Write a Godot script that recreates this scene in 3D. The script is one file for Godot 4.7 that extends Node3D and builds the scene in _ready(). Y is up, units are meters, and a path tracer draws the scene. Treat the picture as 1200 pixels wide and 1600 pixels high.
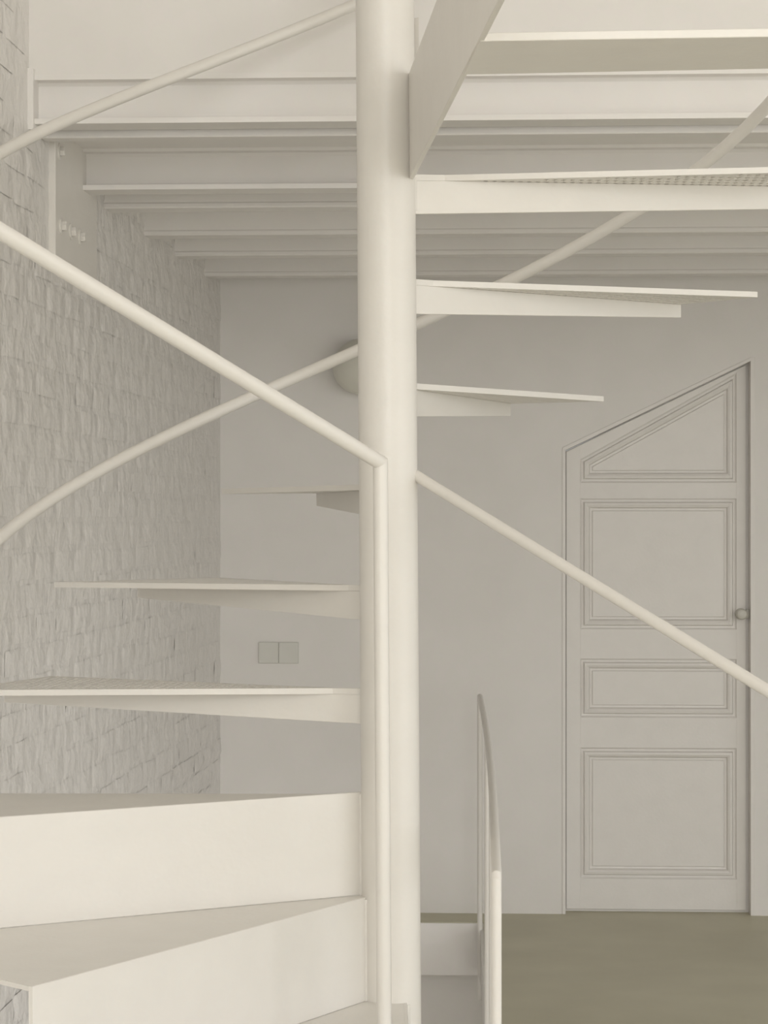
extends Node3D
# A white-painted steel spiral staircase in an old house. Room axes: x right, y up, -z into the depth.
# "w" is the distance into the depth (w = -z), the camera stands at w = 0, eye 1.447 m above the floor.

const EYE := 1.447
const YAW := 3.0
const RISE := 0.201
const STEP := 30.48            # degrees from tread to tread
const H0 := EYE - 0.334        # top of tread number 0
const NOSE0 := 1.22            # azimuth of the nosing of tread 0 (0 = left, 90 = back, 180 = right, 270 = front)
const POLE_R := 0.0572
const INW := 0.0045             # half width of a tread where it meets the pole

var M := {}
var rng := RandomNumberGenerator.new()
var stair: Node3D


# ------------------------------------------------------------------ helpers
func begin() -> SurfaceTool:
	var st := SurfaceTool.new()
	st.begin(Mesh.PRIMITIVE_TRIANGLES)
	st.set_smooth_group(-1)
	return st

# a, b, c counter-clockwise seen from outside
func tri(st: SurfaceTool, a: Vector3, b: Vector3, c: Vector3) -> void:
	st.add_vertex(a); st.add_vertex(c); st.add_vertex(b)

func quad(st: SurfaceTool, a: Vector3, b: Vector3, c: Vector3, d: Vector3) -> void:
	tri(st, a, b, c); tri(st, a, c, d)

func box(st: SurfaceTool, lo: Vector3, hi: Vector3) -> void:
	var p := PackedVector2Array([Vector2(lo.x, lo.z), Vector2(hi.x, lo.z), Vector2(hi.x, hi.z), Vector2(lo.x, hi.z)])
	slab(st, p, lo.y, hi.y)

func area(p: PackedVector2Array) -> float:
	var s := 0.0
	for i in p.size():
		s += p[i].cross(p[(i + 1) % p.size()])
	return s / 2.0

func inset(p: PackedVector2Array, d: float) -> PackedVector2Array:
	# p counter-clockwise; every edge moves inwards by d
	var out := PackedVector2Array()
	var n := p.size()
	for i in n:
		var a := (p[i] - p[(i + n - 1) % n]).normalized()
		var b := (p[(i + 1) % n] - p[i]).normalized()
		var na := Vector2(-a.y, a.x)
		var nb := Vector2(-b.y, b.x)
		var den := 1.0 + na.dot(nb)
		out.append(p[i] + (na + nb) * d / maxf(den, 0.15))
	return out

# prism over a polygon of (x, z), from y0 to y1, with small chamfers
func slab(st: SurfaceTool, poly: PackedVector2Array, y0: float, y1: float, bevel := 0.0, t := Transform3D()) -> void:
	var p := poly.duplicate()
	if area(p) < 0.0:
		p.reverse()
	var n := p.size()
	var q := inset(p, bevel) if bevel > 0.0 else p
	var idx := Geometry2D.triangulate_polygon(q)
	for k in range(0, idx.size(), 3):
		var a := q[idx[k]]
		var b := q[idx[k + 1]]
		var c := q[idx[k + 2]]
		if (b - a).cross(c - a) < 0.0:
			var s := b
			b = c
			c = s
		# x,z counter-clockwise in the plane means clockwise from above (z points towards the viewer's bottom)
		tri(st, t * Vector3(a.x, y1, a.y), t * Vector3(c.x, y1, c.y), t * Vector3(b.x, y1, b.y))
		tri(st, t * Vector3(a.x, y0, a.y), t * Vector3(b.x, y0, b.y), t * Vector3(c.x, y0, c.y))
	for i in n:
		var j := (i + 1) % n
		var a := p[i]
		var b := p[j]
		quad(st, t * Vector3(b.x, y0 + bevel, b.y), t * Vector3(a.x, y0 + bevel, a.y), t * Vector3(a.x, y1 - bevel, a.y), t * Vector3(b.x, y1 - bevel, b.y))
		if bevel > 0.0:
			var c := q[i]
			var d := q[j]
			quad(st, t * Vector3(b.x, y1 - bevel, b.y), t * Vector3(a.x, y1 - bevel, a.y), t * Vector3(c.x, y1, c.y), t * Vector3(d.x, y1, d.y))
			quad(st, t * Vector3(d.x, y0, d.y), t * Vector3(c.x, y0, c.y), t * Vector3(a.x, y0 + bevel, a.y), t * Vector3(b.x, y0 + bevel, b.y))

# prism over a polygon of (x, y), thickness from z0 (far) to z1 (near)
func board(st: SurfaceTool, poly: PackedVector2Array, z0: float, z1: float, bevel := 0.0, t := Transform3D()) -> void:
	# slab's (x, y, z) -> (x, z, -y): turn so that slab's up becomes +z and slab's z becomes -y
	var flip := PackedVector2Array()
	for v in poly:
		flip.append(Vector2(v.x, -v.y))
	slab(st, flip, z0, z1, bevel, t * Transform3D(Basis(Vector3(1, 0, 0), Vector3(0, 0, 1), Vector3(0, -1, 0)), Vector3.ZERO))

# a round tube along points, mitred at sharp corners, capped
func tube(st: SurfaceTool, pts: Array, r: float, sides := 20) -> void:
	var n := pts.size()
	var rings := []
	var dirs := []
	for i in n - 1:
		dirs.append((pts[i + 1] - pts[i]).normalized())
	var d0: Vector3 = dirs[0]
	var up := Vector3.UP if absf(d0.y) < 0.9 else Vector3.RIGHT
	var e1 := d0.cross(up).normalized()
	for i in n:
		var din: Vector3 = dirs[maxi(i - 1, 0)]
		var dout: Vector3 = dirs[mini(i, n - 2)]
		var e1p := (e1 - din * e1.dot(din)).normalized()
		var e2p := din.cross(e1p)
		var plane := (din + dout).normalized()
		var pos := []
		var nin := []
		for k in sides:
			var a := TAU * k / sides
			var rad := e1p * cos(a) + e2p * sin(a)
			var v := rad * r
			v -= din * (v.dot(plane) / din.dot(plane))
			pos.append(pts[i] + v)
			nin.append(rad)
		# frame of the next stretch: carry the ring over the mitre plane
		var e1n: Vector3 = e1p.rotated(din.cross(dout).normalized(), din.angle_to(dout)) if din.angle_to(dout) > 1e-5 else e1p
		e1n = (e1n - dout * e1n.dot(dout)).normalized()
		var e2n := dout.cross(e1n)
		var nout := []
		var sharp := din.angle_to(dout) > 0.35
		for k in sides:
			var a := TAU * k / sides
			var no := e1n * cos(a) + e2n * sin(a)
			var ni: Vector3 = nin[k]
			if not sharp:
				no = (no + ni).normalized()
				nin[k] = no
			nout.append(no)
		rings.append([pos, nin, nout])
		e1 = e1n
	for i in n - 1:
		var A: Array = rings[i]
		var B: Array = rings[i + 1]
		for k in sides:
			var l := (k + 1) % sides
			var vs := [A[0][k], B[0][k], B[0][l], A[0][k], B[0][l], A[0][l]]
			var ns := [A[2][k], B[1][k], B[1][l], A[2][k], B[1][l], A[2][l]]
			for m in 6:
				st.set_normal(ns[m])
				st.add_vertex(vs[m])
	for s in [0, n - 1]:
		var R: Array = rings[s]
		var nd: Vector3 = -dirs[0] if s == 0 else dirs[n - 2]
		for k in sides:
			var l := (k + 1) % sides
			st.set_normal(nd); st.add_vertex(pts[s])
			st.set_normal(nd); st.add_vertex(R[0][k] if s == 0 else R[0][l])
			st.set_normal(nd); st.add_vertex(R[0][l] if s == 0 else R[0][k])

func lathe(st: SurfaceTool, profile: Array, sides: int, t := Transform3D()) -> void:
	# profile of Vector2(radius, height along +z), from the back to the front
	for i in profile.size() - 1:
		var p: Vector2 = profile[i]
		var q: Vector2 = profile[i + 1]
		for k in sides:
			var a := TAU * k / sides
			var b := TAU * (k + 1) / sides
			var v := [Vector3(p.x * cos(a), p.x * sin(a), p.y), Vector3(p.x * cos(b), p.x * sin(b), p.y), Vector3(q.x * cos(b), q.x * sin(b), q.y), Vector3(q.x * cos(a), q.x * sin(a), q.y)]
			if p.x > 1e-5:
				tri(st, t * v[0], t * v[1], t * v[2])
			if q.x > 1e-5:
				tri(st, t * v[0], t * v[2], t * v[3])

func made(st: SurfaceTool, called: String, mat: Material, parent: Node, own_normals := false, soft := false) -> MeshInstance3D:
	if soft:
		st.index()
	if not own_normals:
		st.generate_normals()
	var o := MeshInstance3D.new()
	o.name = called
	o.mesh = st.commit()
	o.material_override = null
	o.mesh.surface_set_material(0, mat)
	parent.add_child(o, true)
	return o

func softly() -> SurfaceTool:
	var st := SurfaceTool.new()
	st.begin(Mesh.PRIMITIVE_TRIANGLES)
	st.set_smooth_group(0)
	return st

func structure(o: Node, label: String) -> void:
	o.set_meta("kind", "structure")
	o.set_meta("label", label)

func thing(called: String, label: String, category: String, at := Vector3.ZERO, group := "") -> Node3D:
	var o := Node3D.new()
	o.name = called
	add_child(o, true)
	o.position = at
	o.set_meta("label", label)
	o.set_meta("category", category)
	if group:
		o.set_meta("group", group)
	return o

func rect(x0: float, y0: float, x1: float, y1: float) -> PackedVector2Array:
	return PackedVector2Array([Vector2(x0, y0), Vector2(x1, y0), Vector2(x1, y1), Vector2(x0, y1)])


# ------------------------------------------------------------------ materials
func noise_tex(freq: float, octaves: int, seed_: int, size := 512, ramp: Gradient = null) -> NoiseTexture2D:
	var n := FastNoiseLite.new()
	n.seed = seed_
	n.frequency = freq
	n.fractal_octaves = octaves
	n.noise_type = FastNoiseLite.TYPE_SIMPLEX_SMOOTH
	var t := NoiseTexture2D.new()
	t.width = size
	t.height = size
	t.seamless = true
	t.noise = n
	if ramp:
		t.color_ramp = ramp
	return t

func ramp(a: Color, b: Color) -> Gradient:
	var g := Gradient.new()
	g.set_color(0, a)
	g.set_color(1, b)
	return g

func paint(called: String, a: Color, b: Color, rough: float, tile: float, bump: Texture2D, bump_cm: float, mottle_freq := 0.012) -> StandardMaterial3D:
	var m := StandardMaterial3D.new()
	m.resource_name = called
	m.albedo_texture = noise_tex(mottle_freq, 4, hash(called) % 1000, 512, ramp(a, b))
	m.roughness = rough
	m.uv1_triplanar = true
	m.uv1_world_triplanar = true
	m.uv1_scale = Vector3.ONE / tile
	if bump:
		m.heightmap_enabled = true
		m.heightmap_texture = bump
		m.heightmap_scale = bump_cm
	return m

func make_materials() -> void:
	var peel := noise_tex(0.09, 2, 7, 512)
	var trowel := noise_tex(0.02, 4, 21, 512)
	M.steel = paint("off white steel paint", Color(0.90, 0.885, 0.858), Color(0.915, 0.90, 0.873), 0.38, 0.8, peel, 0.03)
	M.plaster = paint("white wall paint", Color(0.923, 0.91, 0.892), Color(0.938, 0.925, 0.907), 0.8, 1.6, trowel, 0.12)
	M.masonry = paint("thick white masonry paint", Color(0.905, 0.893, 0.875), Color(0.935, 0.922, 0.905), 0.3, 0.9, noise_tex(0.019, 4, 33, 512), 0.8)
	M.ceiling = paint("white ceiling paint", Color(0.93, 0.917, 0.90), Color(0.945, 0.932, 0.915), 0.7, 1.4, trowel, 0.1)
	M.door = paint("white door paint", Color(0.925, 0.91, 0.89), Color(0.938, 0.923, 0.903), 0.5, 0.7, peel, 0.02)
	M.concrete = paint("olive grey screed", Color(0.73, 0.71, 0.615), Color(0.78, 0.76, 0.665), 0.45, 2.2, trowel, 0.05, 0.008)
	M.socket = paint("white plastic", Color(0.86, 0.855, 0.825), Color(0.87, 0.865, 0.835), 0.4, 0.5, null, 0.0)
	M.opal = paint("opal glass", Color(0.87, 0.86, 0.815), Color(0.88, 0.87, 0.825), 0.3, 0.5, null, 0.0)
	var g := StandardMaterial3D.new()
	g.resource_name = "window glass"
	g.albedo_color = Color(1, 1, 1, 0.06)
	g.roughness = 0.02
	g.transparency = BaseMaterial3D.TRANSPARENCY_ALPHA
	M.glass = g


# ------------------------------------------------------------------ the room
func left_u(w: float) -> float:        # face of the left wall, not quite square to the back wall
	return -1.075 + (w - 9.0) * 0.0205

func edge_u(w: float) -> float:        # right-hand edge of the stairwell in the floor
	return -0.0289 - 0.0201 * (w - 4.334)

func flat_poly(pts: Array) -> PackedVector2Array:   # (u, w) -> (x, z)
	var p := PackedVector2Array()
	for v in pts:
		p.append(Vector2(v[0], -v[1]))
	return p

func build_shell() -> void:
	# floor with the stairwell cut out
	var st := begin()
	var e := 0.014
	slab(st, flat_poly([[edge_u(-7.2) + e, -7.2], [3.6, -7.2], [3.6, 9.3], [edge_u(9.3) + e, 9.3]]), -0.188, 0.0)
	slab(st, flat_poly([[-1.6, 8.8], [edge_u(8.8) + e, 8.8], [edge_u(9.3) + e, 9.3], [-1.6, 9.3]]), -0.188, 0.0)
	slab(st, flat_poly([[-1.7, -7.2], [edge_u(-7.2) + e, -7.2], [edge_u(3.1) + e, 3.1], [-1.7, 3.1]]), -0.188, 0.0)
	var fl := made(st, "floor", M.concrete, self)
	structure(fl, "smooth olive grey screed floor with an open stairwell")
	st = begin()
	var hw := 0.01
	slab(st, flat_poly([[left_u(8.79), 8.79], [edge_u(8.79) + e, 8.79], [edge_u(8.8) + e, 8.8], [left_u(8.8), 8.8]]), -0.188, -0.003)
	slab(st, flat_poly([[edge_u(3.1) + e - hw, 3.1], [edge_u(3.1) + e, 3.1], [edge_u(8.79) + e, 8.79], [edge_u(8.79) + e - hw, 8.79]]), -0.188, -0.003)
	var fs := made(st, "stairwell_lining", M.plaster, fl)
	fs.set_meta("label", "white edge of the floor around the stairwell")
	# the storey below, seen through the stairwell
	st = begin()
	slab(st, flat_poly([[-1.7, 2.4], [1.3, 2.4], [1.3, 9.3], [-1.7, 9.3]]), -2.8, -2.7)
	structure(made(st, "floor_lower", M.plaster, self), "floor of the storey below the stairwell")
	st = begin()
	slab(st, flat_poly([[1.1, 2.4], [1.3, 2.4], [1.3, 2.9], [1.1, 2.9]]), -2.7, -0.188)
	slab(st, flat_poly([[1.1, 5.5], [1.3, 5.5], [1.3, 9.3], [1.1, 9.3]]), -2.7, -0.188)
	slab(st, flat_poly([[1.1, 2.9], [1.3, 2.9], [1.3, 5.5], [1.1, 5.5]]), -2.7, -2.15)
	slab(st, flat_poly([[1.1, 2.9], [1.3, 2.9], [1.3, 5.5], [1.1, 5.5]]), -0.85, -0.188)
	slab(st, flat_poly([[-1.7, 2.4], [1.1, 2.4], [1.1, 2.6], [-1.7, 2.6]]), -2.7, -0.188)
	slab(st, flat_poly([[-1.7, 8.95], [1.1, 8.95], [1.1, 9.3], [-1.7, 9.3]]), -2.7, -0.188)
	structure(made(st, "wall_lower", M.plaster, self), "white walls of the storey below")
	# back wall around the door opening
	st = begin()
	var T := Transform3D(Basis(), Vector3.ZERO)
	board(st, rect(-1.6, 0.0, 0.1898, 2.6), -9.3, -9.0, 0.0, T)
	board(st, rect(0.8656, 0.0, 3.6, 2.6), -9.3, -9.0, 0.0, T)
	board(st, PackedVector2Array([Vector2(0.1898, 1.697), Vector2(0.8656, 2.024), Vector2(0.8656, 2.6), Vector2(0.1898, 2.6)]), -9.3, -9.0, 0.0, T)
	var wb := made(st, "wall_back", M.plaster, self)
	structure(wb, "plain white plastered wall behind the staircase")
	# right wall, front wall with its tall window, upper ceiling: behind or beside the camera
	st = begin()
	slab(st, flat_poly([[3.4, -7.2], [3.6, -7.2], [3.6, SW0], [3.4, SW0]]), 0.0, 5.2)
	slab(st, flat_poly([[3.4, SW1], [3.6, SW1], [3.6, BW0], [3.4, BW0]]), 0.0, 5.2)
	slab(st, flat_poly([[3.4, BW1], [3.6, BW1], [3.6, 9.3], [3.4, 9.3]]), 0.0, 5.2)
	slab(st, flat_poly([[3.4, BW0], [3.6, BW0], [3.6, BW1], [3.4, BW1]]), 0.0, BY0)
	slab(st, flat_poly([[3.4, BW0], [3.6, BW0], [3.6, BW1], [3.4, BW1]]), BY1, 5.2)
	slab(st, flat_poly([[3.4, SW0], [3.6, SW0], [3.6, SW1], [3.4, SW1]]), 0.0, SY0)
	slab(st, flat_poly([[3.4, SW0], [3.6, SW0], [3.6, SW1], [3.4, SW1]]), SY1, 5.2)
	structure(made(st, "wall_right", M.plaster, self), "plain white wall with a window on the right side of the room")
	st = begin()
	board(st, rect(-1.7, 0.0, WX0, 5.2), 7.0, 7.25)
	board(st, rect(WX1, 0.0, 3.6, 5.2), 7.0, 7.25)
	board(st, rect(WX0, 0.0, WX1, WY0), 7.0, 7.25)
	board(st, rect(WX0, WY1, WX1, 5.2), 7.0, 7.25)
	structure(made(st, "wall_front", M.plaster, self), "white wall with the tall window that lights the room")
	st = begin()
	slab(st, flat_poly([[-1.7, -7.3], [3.6, -7.3], [3.6, 6.0], [-1.7, 6.0]]), 5.2, 5.4)
	structure(made(st, "ceiling_upper", M.ceiling, self), "high white ceiling over the staircase")
	build_window()

const WX0 := -1.0
const WX1 := 3.1
const WY0 := 0.15
const WY1 := 4.9

# side window in the right wall, lighting the low part of the room
const SW0 := -0.8
const SW1 := 4.0
const SY0 := 0.08
const SY1 := 2.9
const BW0 := 4.6
const BW1 := 7.4
const BY0 := 0.08
const BY1 := 2.2

func side_window(called: String, label: String, x: float, w0: float, w1: float, y0: float, y1: float) -> void:
	var st := begin()
	var t := Transform3D(Basis(Vector3.UP, -PI / 2), Vector3(x, 0, 0))
	var b := 0.06
	board(st, rect(-w1, y0, -w1 + b, y1), -0.13, -0.06, 0.004, t)
	board(st, rect(-w0 - b, y0, -w0, y1), -0.13, -0.06, 0.004, t)
	board(st, rect(-w1 + b, y0, -w0 - b, y0 + b), -0.13, -0.06, 0.004, t)
	board(st, rect(-w1 + b, y1 - b, -w0 - b, y1), -0.13, -0.06, 0.004, t)
	var o := made(st, called, M.door, self)
	structure(o, label)
	st = begin()
	board(st, rect(-w1 + b, y0 + b, -w0 - b, y1 - b), -0.098, -0.094, 0.0, t)
	made(st, "pane", M.glass, o)

func daylight(called: String, size: Vector2, at: Vector3, turn: float, energy: float) -> void:
	var day := AreaLight3D.new()
	day.name = called
	day.area_size = size
	day.area_normalize_energy = true
	day.light_color = Color(1.0, 0.995, 0.985)
	day.light_energy = energy
	day.shadow_enabled = true
	day.set("area_range", 30.0)
	day.set("light_range", 30.0)
	add_child(day)
	day.position = at
	day.rotation.y = turn

func build_window() -> void:
	side_window("window_3", "window of the storey below", 1.1, 2.9, 5.5, -2.15, -0.85)
	side_window("window_4", "low window in the right wall under the beams", 3.4, BW0, BW1, BY0, BY1)
	side_window("window_2", "wide window in the right wall", 3.4, SW0, SW1, SY0, SY1)
	var st := begin()
	var b := 0.07
	board(st, rect(WX0, WY0, WX0 + b, WY1), 7.06, 7.13, 0.004)
	board(st, rect(WX1 - b, WY0, WX1, WY1), 7.06, 7.13, 0.004)
	board(st, rect(WX0 + b, WY0, WX1 - b, WY0 + b), 7.06, 7.13, 0.004)
	board(st, rect(WX0 + b, WY1 - b, WX1 - b, WY1), 7.06, 7.13, 0.004)
	board(st, rect(0.48, WY0 + b, 0.52, WY1 - b), 7.07, 7.12, 0.004)
	board(st, rect(WX0 + b, 2.78, 0.48, 2.82), 7.07, 7.12, 0.004)
	board(st, rect(0.52, 2.78, WX1 - b, 2.82), 7.07, 7.12, 0.004)
	var w := made(st, "window_1", M.door, self)
	structure(w, "tall white framed window behind the camera")
	for a in [[WX0 + b, WY0 + b, 0.48, 2.78], [0.52, WY0 + b, WX1 - b, 2.78], [WX0 + b, 2.82, 0.48, WY1 - b], [0.52, 2.82, WX1 - b, WY1 - b]]:
		st = begin()
		board(st, rect(a[0], a[1], a[2], a[3]), 7.094, 7.098)
		made(st, "pane", M.glass, w)


# ------------------------------------------------------------------ painted brick wall on the left
func brick_mesh(k: int) -> ArrayMesh:
	# face towards +x, run along z, height along y, origin in the middle of the back
	var st := softly()
	var r := RandomNumberGenerator.new()
	r.seed = 500 + k
	var L := 0.214 + r.randf_range(-0.006, 0.006)
	var Hh := 0.0585 + r.randf_range(-0.003, 0.003)
	var nz := 5
	var ny := 4
	var P := []
	for j in ny + 1:
		var row := []
		for i in nz + 1:
			var fz := [0.0, 0.05, 0.35, 0.66, 0.94, 1.0][i] as float
			var fy := [0.0, 0.16, 0.5, 0.84, 1.0][j] as float
			var rim := i == 0 or j == 0 or i == nz or j == ny
			var x := 0.0044 + r.randf_range(-0.0009, 0.0009)
			if i == 0 or i == nz:
				x = 0.0020 + r.randf_range(-0.0012, 0.0008)
			elif rim:
				x = 0.0036
			row.append(Vector3(x, (fy - 0.5) * Hh + r.randf_range(-0.0016, 0.0016), (fz - 0.5) * L + r.randf_range(-0.003, 0.003)))
		P.append(row)
	for j in ny:
		for i in nz:
			quad(st, P[j][i], P[j + 1][i], P[j + 1][i + 1], P[j][i + 1])
	st.index()
	st.generate_normals()
	return st.commit()

func build_left_wall() -> void:
	var st := begin()
	slab(st, flat_poly([[left_u(-7.2) - 0.3, -7.2], [left_u(-7.2), -7.2], [left_u(9.3), 9.3], [left_u(9.3) - 0.3, 9.3]]), -2.8, 5.4)
	var wall := made(st, "wall_left", M.masonry, self)
	structure(wall, "rough white painted brick wall on the left")
	var meshes := []
	for k in 9:
		var m := brick_mesh(k)
		m.surface_set_material(0, M.masonry)
		meshes.append(m)
	var turn := Basis(Vector3.UP, -atan(0.0205))
	var spots := []
	var row := 0
	var y := 0.10
	while y < 2.95:
		var w := 4.55 + (0.116 if row % 2 == 0 else 0.0) + rng.randf_range(-0.02, 0.02)
		while w < 8.95:
			if y < 2.38 or w < 5.6:
				spots.append([w + rng.randf_range(-0.006, 0.006), y + rng.randf_range(-0.003, 0.003)])
			w += 0.232 + rng.randf_range(-0.008, 0.008)
		y += 0.0725
		row += 1
	# the 300 that show largest are bricks of their own, the others one joined part
	var single := []
	var others := []
	spots.sort_custom(func(a, b): return a[0] < b[0])
	for s in spots:
		if s[0] > 5.5 and (s[1] > 0.9 or s[0] < 6.0) and single.size() < 300:
			single.append(s)
		else:
			others.append(s)
	for s in single:
		var o := MeshInstance3D.new()
		o.name = "brick"
		o.mesh = meshes[rng.randi() % 9]
		wall.add_child(o, true)
		o.transform = brick_place(s, turn)
	var joined := SurfaceTool.new()
	joined.begin(Mesh.PRIMITIVE_TRIANGLES)
	for s in others:
		joined.append_from(meshes[rng.randi() % 9], 0, brick_place(s, turn))
	var oj := MeshInstance3D.new()
	oj.name = "brickwork"
	oj.mesh = joined.commit()
	oj.mesh.surface_set_material(0, M.masonry)
	oj.set_meta("kind", "stuff")
	wall.add_child(oj, true)

	# anchor plate with bolts at the end of the second beam
	st = begin()
	var pu := left_u(6.3)
	var ta := Transform3D(turn * Basis(Vector3.UP, PI / 2), Vector3(pu, 0, -6.29))
	board(st, rect(-0.315, 2.074, 0.22, 2.412), -0.02, 0.017, 0.002, ta)
	var plate := made(st, "anchor_plate", M.steel, wall)
	plate.set_meta("label", "painted steel anchor plate with bolts")
	for b in [[-0.25, 2.17], [-0.13, 2.17], [-0.01, 2.17], [-0.27, 2.352], [0.11, 2.352]]:
		var bs := begin()
		var tb := ta * Transform3D(Basis(), Vector3(b[0], b[1], 0.017))
		lathe(bs, [Vector2(0.0, 0.0), Vector2(0.021, 0.0), Vector2(0.021, 0.003), Vector2(0.0125, 0.004)], 20, tb)
		lathe(bs, [Vector2(0.0125, 0.003), Vector2(0.0125, 0.013), Vector2(0.0105, 0.015), Vector2(0.0, 0.015)], 6, tb)
		made(bs, "bolt", M.steel, plate)

func brick_place(s: Array, turn: Basis) -> Transform3D:
	var tilt := Basis.from_euler(Vector3(rng.randf_range(-0.012, 0.012), rng.randf_range(-0.007, 0.007), rng.randf_range(-0.012, 0.012)))
	return Transform3D(turn * tilt, Vector3(left_u(s[0]) + rng.randf_range(-0.0032, -0.0018), s[1], -s[0]))


# ------------------------------------------------------------------ ceiling and steel beams
func beam_profile(h: float, b: float) -> PackedVector2Array:
	# I section in (depth, height), origin at the middle of the bottom
	var tf := 0.0125
	var tw := 0.008
	var r := 0.008
	var half := b / 2.0
	var p := PackedVector2Array()
	p.append_array([Vector2(-half, 0), Vector2(half, 0), Vector2(half, tf), Vector2(tw / 2 + r, tf + 0.002), Vector2(tw / 2 + r * 0.3, tf + r * 0.4), Vector2(tw / 2, tf + r + 0.002)])
	p.append_array([Vector2(tw / 2, h - tf - r), Vector2(tw / 2 + r, h - tf), Vector2(half, h - tf), Vector2(half, h), Vector2(-half, h), Vector2(-half, h - tf)])
	p.append_array([Vector2(-tw / 2 - r, h - tf), Vector2(-tw / 2, h - tf - r), Vector2(-tw / 2, tf + r + 0.002), Vector2(-tw / 2 - r * 0.3, tf + r * 0.4), Vector2(-tw / 2 - r, tf + 0.002), Vector2(-half, tf)])
	return p

func beam(parent: Node, w: float, y: float, h: float, x0: float, x1: float, label: String, boxed := false) -> MeshInstance3D:
	var st := begin()
	# board's x -> world z, board's y -> world y, board's z -> world x
	var t := Transform3D(Basis(Vector3(0, 0, -1), Vector3(0, 1, 0), Vector3(1, 0, 0)), Vector3(0, y, -w))
	var prof := beam_profile(h, 0.1)
	if boxed:
		prof = PackedVector2Array([Vector2(-0.046, 0), Vector2(0.046, 0), Vector2(0.05, 0.004), Vector2(0.05, 0.012), Vector2(0.047, 0.016), Vector2(0.047, h), Vector2(-0.047, h), Vector2(-0.047, 0.016), Vector2(-0.05, 0.012), Vector2(-0.05, 0.004)])
	board(st, prof, x0, x1, 0.0, t)
	var o := made(st, "steel_beam", M.ceiling, parent)
	o.set_meta("label", label)
	return o

func build_ceiling() -> void:
	var yb := EYE + 0.85
	var yc := EYE + 0.957
	var st := begin()
	slab(st, flat_poly([[-1.6, 5.87], [3.5, 5.87], [3.5, 9.3], [-1.6, 9.3]]), yc, yc + 0.3)
	var c := made(st, "ceiling", M.ceiling, self)
	structure(c, "low white ceiling carried by a row of steel beams")
	var k := 0
	for w in [6.37, 6.75, 7.40, 7.98, 8.65]:
		beam(c, w, yb, yc - yb + 0.004, left_u(w) - 0.03, 3.42, "white painted beam under the low ceiling", k > 0)
		k += 1
	# board along the front of the ceiling, behind the edge beam
	st = begin()
	slab(st, flat_poly([[left_u(5.87), 5.87], [3.4, 5.87], [3.4, 5.93], [left_u(5.93), 5.93]]), EYE + 0.915, yc + 0.004, 0.003)
	made(st, "edge_board", M.ceiling, c)
	# wall of the upper storey, standing on the edge beam
	st = begin()
	slab(st, flat_poly([[-1.5, 5.752], [3.5, 5.752], [3.5, 5.95], [-1.5, 5.95]]), EYE + 1.044, 5.2)
	var up := made(st, "wall_upper", M.plaster, self)
	structure(up, "smooth white wall of the upper storey above the edge beam")
	beam(up, 5.80, EYE + 0.93, 0.116, left_u(5.8) - 0.03, 3.42, "white steel edge beam below the upper wall")
	st = begin()
	var te := Transform3D(Basis(Vector3.UP, PI / 2 - atan(0.0205)), Vector3(left_u(5.78), 0, -5.78))
	board(st, rect(-0.045, EYE + 0.915, 0.045, EYE + 1.06), -0.02, 0.014, 0.002, te)
	made(st, "end_plate", M.ceiling, up)


# ------------------------------------------------------------------ door, switch, wall lamp on the back wall
func panel(called: String, outer: PackedVector2Array, parent: Node) -> void:
	# moulded and fielded panel filling a hole of the door; outer counter-clockwise in (x, y)
	var p := outer.duplicate()
	if area(p) < 0.0:
		p.reverse()
	var prof := [[-0.002, -0.012], [0.0, -0.003], [0.005, -0.009], [0.012, -0.010], [0.016, 0.004], [0.024, 0.006], [0.032, 0.001], [0.036, -0.012], [0.043, -0.013], [0.047, -0.006]]
	var st := begin()
	var rings := []
	for a in prof:
		var q := inset(p, a[0])
		var ring := []
		for v in q:
			ring.append(Vector3(v.x, v.y, a[1]))
		rings.append(ring)
	for i in rings.size() - 1:
		for k in p.size():
			var l := (k + 1) % p.size()
			quad(st, rings[i][k], rings[i][l], rings[i + 1][l], rings[i + 1][k])
	made(st, "moulding", M.door, parent)
	st = begin()
	board(st, inset(p, 0.0465), -0.0138, -0.006)
	made(st, called, M.door, parent)

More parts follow.
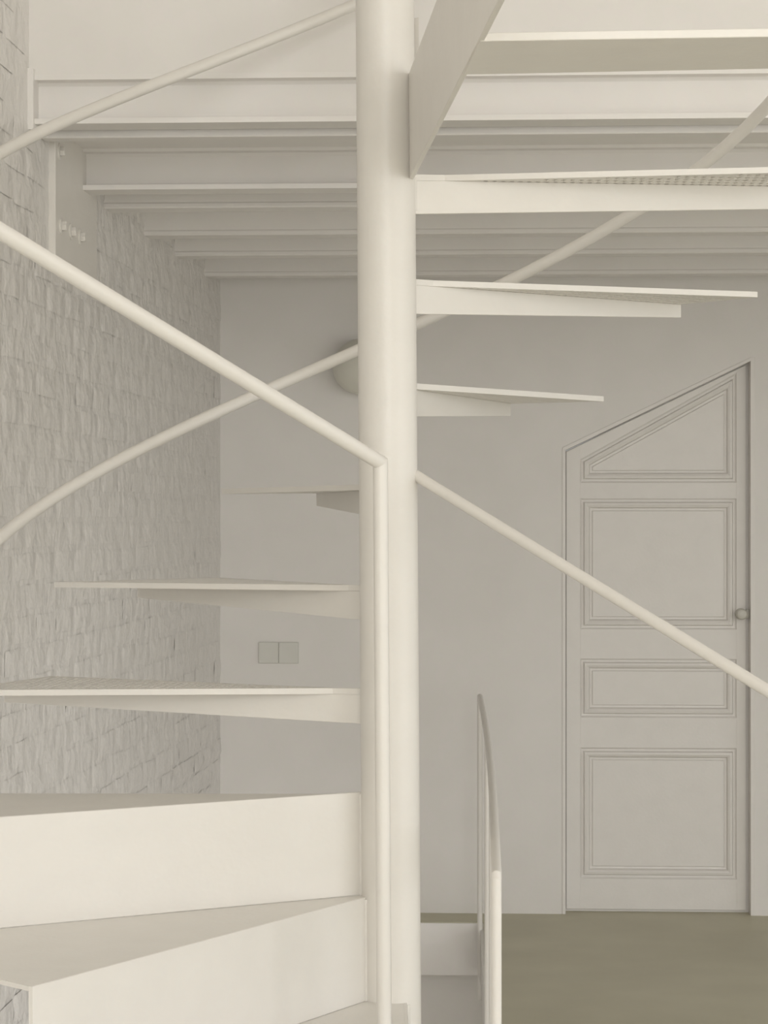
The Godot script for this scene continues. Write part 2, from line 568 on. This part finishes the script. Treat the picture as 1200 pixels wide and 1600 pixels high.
func build_door() -> void:
	var z := -9.06
	var d := Node3D.new()
	d.name = "door_1"
	add_child(d)
	d.position = Vector3(0, 0, z)
	structure(d, "white panelled door with a slanting top")
	var leafL := 0.1965
	var leafR := 0.8517
	var topL := 1.690
	var topR := 2.006
	var sl := (topR - topL) / (leafR - leafL)
	var xL := 0.2475
	var xR := 0.8185
	var parts := {
		"stile": [PackedVector2Array([Vector2(leafL, 0.010), Vector2(xL, 0.010), Vector2(xL, topL + sl * (xL - leafL)), Vector2(leafL, topL)]),
			PackedVector2Array([Vector2(xR, 0.010), Vector2(leafR, 0.010), Vector2(leafR, topR), Vector2(xR, topR - sl * (leafR - xR))])],
		"rail": [rect(xL, 0.010, xR, 0.122), rect(xL, 0.602, xR, 0.714), rect(xL, 0.929, xR, 1.038), rect(xL, 1.5175, xR, 1.576),
			PackedVector2Array([Vector2(xL, 1.661), Vector2(xR, 1.977), Vector2(xR, topR - sl * (leafR - xR)), Vector2(xL, topL + sl * (xL - leafL))])],
	}
	for kind in parts:
		for p in parts[kind]:
			var st := begin()
			board(st, p, -0.014, 0.0, 0.0006)
			made(st, kind, M.door, d)
	for p in [rect(xL, 0.122, xR, 0.602), rect(xL, 0.714, xR, 0.929), rect(xL, 1.038, xR, 1.5175), PackedVector2Array([Vector2(xL, 1.576), Vector2(xR, 1.576), Vector2(xR, 1.977), Vector2(xL, 1.661)])]:
		panel("panel", p, d)
	# frame: a slim lining proud of the wall
	var st := begin()
	board(st, rect(0.1805, 0.0, 0.1925, 1.697), -0.1, 0.064, 0.001)
	board(st, PackedVector2Array([Vector2(0.1805, 1.697), Vector2(0.1925, 1.6935), Vector2(0.8656, 2.018), Vector2(0.8656, 2.031), Vector2(0.1805, 1.703)]), -0.1, 0.064, 0.001)
	board(st, rect(0.8640, 0.0, 0.8800, 2.031), -0.1, 0.0635, 0.001)
	board(st, rect(0.19, 0.0, 0.87, 0.006), -0.1, -0.02)
	made(st, "frame", M.door, d)
	# dark space behind the leaf is closed by a back board
	st = begin()
	board(st, PackedVector2Array([Vector2(0.19, 0.0), Vector2(0.866, 0.0), Vector2(0.866, 2.02), Vector2(0.19, 1.69)]), -0.05, -0.0142)
	made(st, "door_stop", M.door, d)
	st = begin()
	var tk := Transform3D(Basis(), Vector3(0.8335, 1.0953, 0.0))
	lathe(st, [Vector2(0.021, -0.002), Vector2(0.021, 0.003), Vector2(0.011, 0.005), Vector2(0.009, 0.022), Vector2(0.014, 0.03), Vector2(0.0205, 0.040), Vector2(0.0205, 0.048), Vector2(0.016, 0.055), Vector2(0.009, 0.0565), Vector2(0.0, 0.057)], 28, tk)
	var kn := made(st, "knob", M.knob, d)
	kn.set_meta("label", "round grey painted door knob")
	st = begin()
	board(st, rect(0.853, 1.080, 0.8635, 1.112), -0.004, 0.012, 0.001)
	made(st, "keeper", M.knob, d)

func build_switch() -> void:
	var t := thing("light_switch", "double square white light switch on the back wall", "light switch", Vector3(-0.859, 0.951, -9.0))
	var st := begin()
	board(st, rect(-0.0735, -0.0395, 0.0735, 0.0395), -0.003, 0.005, 0.0005)
	made(st, "base", M.socket, t)
	for s in [-1.0, 1.0]:
		st = begin()
		var c: float = s * 0.0368
		board(st, rect(c - 0.0358, -0.038, c + 0.0358, 0.038), 0.005, 0.0105, 0.0012)
		made(st, "rocker", M.socket, t)

func build_lamp() -> void:
	var t := thing("wall_lamp", "round opal glass wall lamp, unlit, half hidden behind the pole", "lamp", Vector3(-0.554, 1.9965, -9.0))
	var st := softly()
	lathe(st, [Vector2(0.0, -0.004), Vector2(0.06, -0.004), Vector2(0.06, 0.02), Vector2(0.058, 0.022)], 40)
	made(st, "base", M.socket, t, false, true)
	st = softly()
	var prof := []
	for i in 19:
		var a := -PI / 2 + 0.62 + (PI - 0.62) * i / 18.0
		prof.append(Vector2(maxf(0.101 * cos(a), 0.0), 0.085 + 0.085 * sin(a)))
	prof[18] = Vector2(0.0, 0.17)
	lathe(st, prof, 48)
	made(st, "globe", M.opal, t, false, true)


# ------------------------------------------------------------------ the staircase
# In the staircase's own axes: x right, y up, z towards the viewer; origin on the axis of the pole, floor level.
func dir(az: float) -> Vector3:
	var a := deg_to_rad(az)
	return Vector3(-cos(a), 0, -sin(a))

func tang(az: float) -> Vector3:       # clockwise from above, the way up
	var a := deg_to_rad(az)
	return Vector3(sin(a), 0, -cos(a))

func tread_mesh() -> ArrayMesh:
	# wedge with staggered slots; x outwards along the middle line, z across, top at y = 0
	var th := 0.0115
	var st := begin()
	var tb := tan(deg_to_rad(16.8))
	var r0 := 0.05
	var r1 := 0.833
	var half := func(r: float) -> float: return maxf(INW, r * tb - 0.0305)
	var r_at := func(t: float) -> float: return r0 if absf(t) <= INW else (absf(t) + 0.0305) / tb
	var tmax: float = half.call(r1)
	var pitch_t := 0.037
	var slot_t := 0.029
	var pitch_r := 0.0175
	var slot_r := 0.0085
	var bands := []       # [t0, t1, slotted, row]
	var rows := int(floor((tmax - 0.02) / pitch_t))
	var cuts := []
	for k in range(-rows, rows + 1):
		cuts.append([k * pitch_t - slot_t / 2, k * pitch_t + slot_t / 2, k])
	var t := -tmax
	for c in cuts:
		bands.append([t, c[0], false, 0])
		bands.append([c[0], c[1], true, c[2]])
		t = c[1]
	bands.append([t, tmax, false, 0])
	var top := func(p: Vector2) -> Vector3: return Vector3(p.x, 0, p.y)
	var bot := func(p: Vector2) -> Vector3: return Vector3(p.x, -th, p.y)
	var face := func(a: Vector2, b: Vector2, c: Vector2, d: Vector2) -> void:
		# a b c d: (r,t) going r+ first, then t+
		quad(st, top.call(a), top.call(d), top.call(c), top.call(b))
		quad(st, bot.call(a), bot.call(b), bot.call(c), bot.call(d))
	for b in bands:
		# split at the kinks of the inner boundary
		var stops := [b[0]]
		for kink in [-INW, INW]:
			if kink > b[0] + 1e-6 and kink < b[1] - 1e-6:
				stops.append(kink)
		stops.append(b[1])
		if not b[2]:
			for s in stops.size() - 1:
				var ta: float = stops[s]
				var tz: float = stops[s + 1]
				var ra: float = r0 if absf(ta) <= INW * 1.01 and absf(tz) <= INW * 1.01 else r_at.call(ta if absf(ta) > INW * 1.01 else signf(tz) * INW * 1.001)
				var rz: float = r0 if absf(ta) <= INW * 1.01 and absf(tz) <= INW * 1.01 else r_at.call(tz if absf(tz) > INW * 1.01 else signf(ta) * INW * 1.001)
				face.call(Vector2(ra, ta), Vector2(r1, ta), Vector2(r1, tz), Vector2(rz, tz))
		else:
			var far: float = maxf(r_at.call(b[0]), r_at.call(b[1]))
			if b[3] == 0:
				far = 0.16
			var n0 := int(ceil((far + 0.02) / pitch_r))
			var shift := 0.0 if int(b[3]) % 2 == 0 else pitch_r / 2
			# inner solid piece up to the first slot
			var first := n0 * pitch_r + shift
			for s in stops.size() - 1:
				var ta: float = stops[s]
				var tz: float = stops[s + 1]
				var ra: float = r0 if absf(ta) <= INW * 1.01 and absf(tz) <= INW * 1.01 else r_at.call(ta if absf(ta) > INW * 1.01 else signf(tz) * INW * 1.001)
				var rz: float = r0 if absf(ta) <= INW * 1.01 and absf(tz) <= INW * 1.01 else r_at.call(tz if absf(tz) > INW * 1.01 else signf(ta) * INW * 1.001)
				face.call(Vector2(ra, ta), Vector2(first, ta), Vector2(first, tz), Vector2(rz, tz))
			var r := first
			while r + slot_r < r1 - 0.018:
				var s0 := r
				var s1 := r + slot_r
				var t0: float = b[0]
				var t1: float = b[1]
				# walls of the slot, facing into it
				quad(st, Vector3(s0, -th, t0), Vector3(s0, 0, t0), Vector3(s0, 0, t1), Vector3(s0, -th, t1))
				quad(st, Vector3(s1, -th, t1), Vector3(s1, 0, t1), Vector3(s1, 0, t0), Vector3(s1, -th, t0))
				quad(st, Vector3(s0, -th, t0), Vector3(s1, -th, t0), Vector3(s1, 0, t0), Vector3(s0, 0, t0))
				quad(st, Vector3(s1, -th, t1), Vector3(s0, -th, t1), Vector3(s0, 0, t1), Vector3(s1, 0, t1))
				var nxt := r + pitch_r
				var e := nxt if nxt + slot_r < r1 - 0.018 else r1
				face.call(Vector2(s1, t0), Vector2(e, t0), Vector2(e, t1), Vector2(s1, t1))
				r = nxt
	# rim
	var k12 := (INW + 0.0305) / tb
	var rim := [Vector2(r0, -INW), Vector2(k12, -INW), Vector2(r1, -tmax), Vector2(r1, tmax), Vector2(k12, INW), Vector2(r0, INW)]
	for i in rim.size():
		var a: Vector2 = rim[i]
		var b: Vector2 = rim[(i + 1) % rim.size()]
		quad(st, Vector3(a.x, 0, a.y), Vector3(b.x, 0, b.y), Vector3(b.x, -th, b.y), Vector3(a.x, -th, a.y))
	st.generate_normals()
	return st.commit()

func place_along(az: float, y: float) -> Transform3D:
	# local x outwards at azimuth az, local z = the way up
	var x := dir(az)
	var z := tang(az)
	return Transform3D(Basis(x, z.cross(x), z), Vector3(0, y, 0))

func build_stair() -> void:
	stair = Node3D.new()
	stair.name = "spiral_staircase"
	add_child(stair)
	stair.set_meta("label", "off white painted steel spiral staircase winding around a round pole")
	stair.set_meta("category", "staircase")
	stair.transform = Transform3D(Basis(Vector3.UP, deg_to_rad(YAW)) * Basis(Vector3(0, 0, 1), 0.0068), Vector3(-0.2425 + 0.0068 * EYE, 0, -4.7937))

	# pole
	var st := begin()
	tube(st, [Vector3(0, -2.7, 0), Vector3(0, 5.19, 0)], POLE_R, 64)
	made(st, "center_pole", M.steel, stair, true)
	# perforated treads
	var tm := tread_mesh()
	tm.surface_set_material(0, M.steel)
	for n in range(0, 6):
		var mid := NOSE0 + 16.8 + n * STEP
		var o := MeshInstance3D.new()
		o.name = "tread"
		o.mesh = tm
		stair.add_child(o, true)
		o.transform = place_along(mid, H0 + n * RISE)
		st = begin()
		var deep := 0.066 if n == 5 else 0.058
		board(st, PackedVector2Array([Vector2(0.05, -0.0115), Vector2(0.05, -0.0115 - deep), Vector2(0.832, -0.040 - (deep - 0.058) * 2.0), Vector2(0.832, -0.0115)]), -0.004, 0.004, 0.0008)
		made(st, "bracket", M.steel, o)
		st = begin()
		tube(st, [Vector3(0.0565, -0.07, -0.004), Vector3(0.0565, -0.006, -0.004)], 0.0035, 8)
		tube(st, [Vector3(0.0565, -0.07, 0.004), Vector3(0.0565, -0.006, 0.004)], 0.0035, 8)
		made(st, "weld", M.steel, o, true)
	# folded solid steps at the foot, each a plate with a riser
	for n in [-3, -2, -1]:
		solid_step(n)
	build_rails()
	build_bridge()

func on_line(az: float, off: float, t: float) -> Vector2:
	var p := dir(az) * t + tang(az) * off
	return Vector2(p.x, p.z)

func solid_step(n: int) -> void:
	var az := NOSE0 + n * STEP
	var off := 0.028 if n > -3 else -0.030
	var back := NOSE0 + (n + 1) * STEP
	var boff := 0.028
	if n == -1:
		back = 34.8 - STEP
		boff = -0.033
	var y := H0 + n * RISE
	var R := 1.08
	var inw := Vector2(tang(az).x, tang(az).z) * 0.008
	var da := Vector2(dir(az).x, dir(az).z)
	var db := Vector2(dir(back).x, dir(back).z)
	var na := on_line(az, off, 0.0) + inw * 0.9
	var nb := on_line(back, boff, 0.0)
	var st := begin()
	var meet = Geometry2D.line_intersects_line(na, da, nb, db)
	var poly := PackedVector2Array([na + da * R, nb + db * R])
	if meet != null and (meet as Vector2).dot(da) > 0.03:
		poly.append_array([meet])
	else:
		poly.append_array([nb + db * 0.04, na + da * 0.03])
	slab(st, poly, y - 0.008, y - 0.0005)
	var o := made(st, "step", M.steel, stair)
	# riser folded down under the nosing
	st = begin()
	var a := on_line(az, off, 0.035)
	var b := on_line(az, off, R)
	slab(st, PackedVector2Array([a, b, b + inw, a + inw]), y - RISE, y, 0.0012)
	made(st, "riser", M.steel, o)
	# weld along the pole
	st = begin()
	var c := dir(az) * sqrt(POLE_R * POLE_R - off * off) + tang(az) * off
	tube(st, [c + Vector3(0, y - RISE, 0), c + Vector3(0, y - 0.004, 0)], 0.005, 8)
	made(st, "weld", M.steel, o, true)

func helix(y_at_left: float, a0: float, a1: float, R: float) -> Array:
	var pts := []
	var k := int(ceil((a1 - a0) / 5.0))
	for i in k + 1:
		var az := a0 + (a1 - a0) * i / k
		var p := dir(az) * R
		p.y = EYE + y_at_left + 0.378 * deg_to_rad(az)
		pts.append(p)
	return pts

func build_rails() -> void:
	# handrail: a post in front of the pole, straight out to the left, then round the stair
	var corner := Vector3(-0.0145, EYE + 0.100, 0.35)
	var out := Vector3(-0.596, EYE + 0.4446, 1.04)
	var e := corner.lerp(out, 1.12)
	var path := [Vector3(corner.x, H0 - 3.0 * RISE, corner.z), corner]
	for i in 9:
		path.append(corner.lerp(e, (i + 1) / 9.0))
	# bend round to the left side
	var join := helix(0.62, 0.0, 200.0, 0.87)
	var p0 := e
	var d0 := (out - corner).normalized() * 0.75
	var p3: Vector3 = join[0]
	var d3 := Vector3(0.0, 0.378, -0.87).normalized() * 0.6
	for i in range(1, 22):
		var u := i / 22.0
		path.append(p0.bezier_interpolate(p0 + d0 * 0.6, p3 - d3, p3, u))
	path.append_array(join)
	var st := begin()
	tube(st, path, 0.0135, 20)
	var h := made(st, "handrail", M.steel, stair, true)
	h.set_meta("label", "round tube handrail with a mitred post")
	st = begin()
	var low := helix(-0.178, -25.0, 196.0, 0.87)
	low.push_front(Vector3(low[0].x, H0 - RISE, low[0].z))
	tube(st, low, 0.0135, 20)
	made(st, "lower_rail", M.steel, stair, true)
	# rail welded to the pole, running down to the right
	st = begin()
	var a := Vector3(0.045, EYE + 0.088, 0.0)
	var b := Vector3(0.648, EYE - 0.302, 0.60)
	tube(st, [a, b, a.lerp(b, 1.7)], 0.011, 20)
	var r := made(st, "side_rail", M.steel, stair, true)
	r.set_meta("label", "thin tube rail welded to the pole and sloping down")

func build_bridge() -> void:
	# flat beam from the pole towards the viewer, and the narrow shelf plate fixed to it
	var yb := EYE + 0.6575
	var st := begin()
	var a := Vector2(0.052, 0.0)
	var b := Vector2(0.175, 2.1)
	var s := (b - a).normalized().orthogonal() * 0.009
	var p := PackedVector2Array([a, b, b - s, a - s])
	slab(st, p, yb, yb + 0.2035, 0.001)
	var o := made(st, "support_beam", M.steel, stair)
	o.set_meta("label", "flat steel beam running out from the pole overhead")
	st = begin()
	slab(st, PackedVector2Array([Vector2(0.128, 1.41), Vector2(1.25, 1.46), Vector2(1.25, 1.235), Vector2(0.113, 1.155)]), yb - 0.001, yb + 0.011, 0.001)
	var l := made(st, "shelf_plate", M.steel, stair)
	l.set_meta("label", "narrow steel plate fixed to the overhead beam")
	st = begin()
	slab(st, PackedVector2Array([Vector2(0.03, -0.05), Vector2(0.066, -0.02), Vector2(0.066, -0.012), Vector2(0.03, -0.04)]), EYE + 0.90, EYE + 0.98, 0.001)
	made(st, "weld_tab", M.steel, stair)


# ------------------------------------------------------------------ guard rail at the stairwell
func build_guard() -> void:
	var near := Vector3(edge_u(4.334), 0, -4.334)
	var t := thing("guard_railing", "low white tube railing along the edge of the stairwell", "railing", near)
	var y := EYE - 0.628
	var r := 0.0093
	var at := func(w: float) -> Vector3: return Vector3(edge_u(w) + 0.011 * sin(PI * clampf((w - 4.334) / 4.33, 0.0, 1.0)), 0, -w) - near
	var st := begin()
	var far: Vector3 = at.call(8.66)
	tube(st, [Vector3(0, -0.25, 0), Vector3(0, y - r, 0), Vector3(0, y - 0.2 * r, -0.6 * r), Vector3(0, y, -1.6 * r), at.call(4.9) + Vector3(0, y, 0), at.call(5.5) + Vector3(0, y, 0), at.call(6.1) + Vector3(0, y, 0), at.call(6.7) + Vector3(0, y, 0), at.call(7.3) + Vector3(0, y, 0), at.call(7.8) + Vector3(0, y, 0), at.call(8.3) + Vector3(0, y, 0), far + Vector3(0, y, 1.5 * r), far + Vector3(0, y - 0.4 * r, 0.4 * r), far + Vector3(0, y - 1.6 * r, 0), far + Vector3(0, -0.25, 0)], r, 18)
	made(st, "top_rail", M.steel, t, true)
	for w in [5.6, 6.95]:
		st = begin()
		var p: Vector3 = at.call(w)
		tube(st, [p + Vector3(0, -0.25, 0), p + Vector3(0, y, 0)], r, 18)
		made(st, "post", M.steel, t, true)


# ------------------------------------------------------------------
func _ready() -> void:
	rng.seed = 4711
	var cam := Camera3D.new()
	cam.name = "camera"
	cam.fov = rad_to_deg(2.0 * atan(800.0 / 3840.0))
	cam.near = 0.1
	cam.far = 100.0
	add_child(cam)
	cam.position = Vector3(0, EYE, 0)
	cam.rotation = Vector3(atan(9.0 / 3840.0), deg_to_rad(YAW), 0)
	cam.current = true

	var env := Environment.new()
	env.background_mode = Environment.BG_SKY
	var sky := Sky.new()
	var sm := ProceduralSkyMaterial.new()
	sm.sky_top_color = Color(0.80, 0.84, 0.90)
	sm.sky_horizon_color = Color(0.90, 0.91, 0.92)
	sm.ground_bottom_color = Color(0.42, 0.41, 0.39)
	sm.ground_horizon_color = Color(0.6, 0.59, 0.57)
	sm.sky_energy_multiplier = 1.0
	sky.sky_material = sm
	env.sky = sky
	env.tonemap_mode = Environment.TONE_MAPPER_LINEAR
	env.tonemap_exposure = 1.04
	env.sdfgi_enabled = true
	env.ssao_enabled = true
	env.ssil_enabled = true
	var we := WorldEnvironment.new()
	we.name = "world_environment"
	we.environment = env
	add_child(we)

	# daylight entering by the tall window
	daylight("window_daylight", Vector2(WX1 - WX0 - 0.1, WY1 - WY0 - 0.1), Vector3((WX0 + WX1) / 2, (WY0 + WY1) / 2, 6.98), 0.0, 29.0)
	daylight("side_daylight", Vector2(SW1 - SW0 - 0.1, SY1 - SY0 - 0.1), Vector3(3.38, (SY0 + SY1) / 2, -(SW0 + SW1) / 2), PI / 2, 6.5)
	daylight("low_side_daylight", Vector2(BW1 - BW0 - 0.1, BY1 - BY0 - 0.1), Vector3(3.38, (BY0 + BY1) / 2, -(BW0 + BW1) / 2), PI / 2, 1.2)
	daylight("lower_daylight", Vector2(2.5, 1.2), Vector3(1.08, -1.5, -4.2), PI / 2, 3.6)

	make_materials()
	var kn := paint("grey knob paint", Color(0.77, 0.755, 0.715), Color(0.79, 0.775, 0.735), 0.35, 0.4, null, 0.0)
	M.knob = kn
	build_shell()
	build_left_wall()
	build_ceiling()
	build_stair()
	build_door()
	build_guard()
	build_switch()
	build_lamp()
	for o in find_children("*", "MeshInstance3D", true, false):
		o.cast_shadow = GeometryInstance3D.SHADOW_CASTING_SETTING_ON
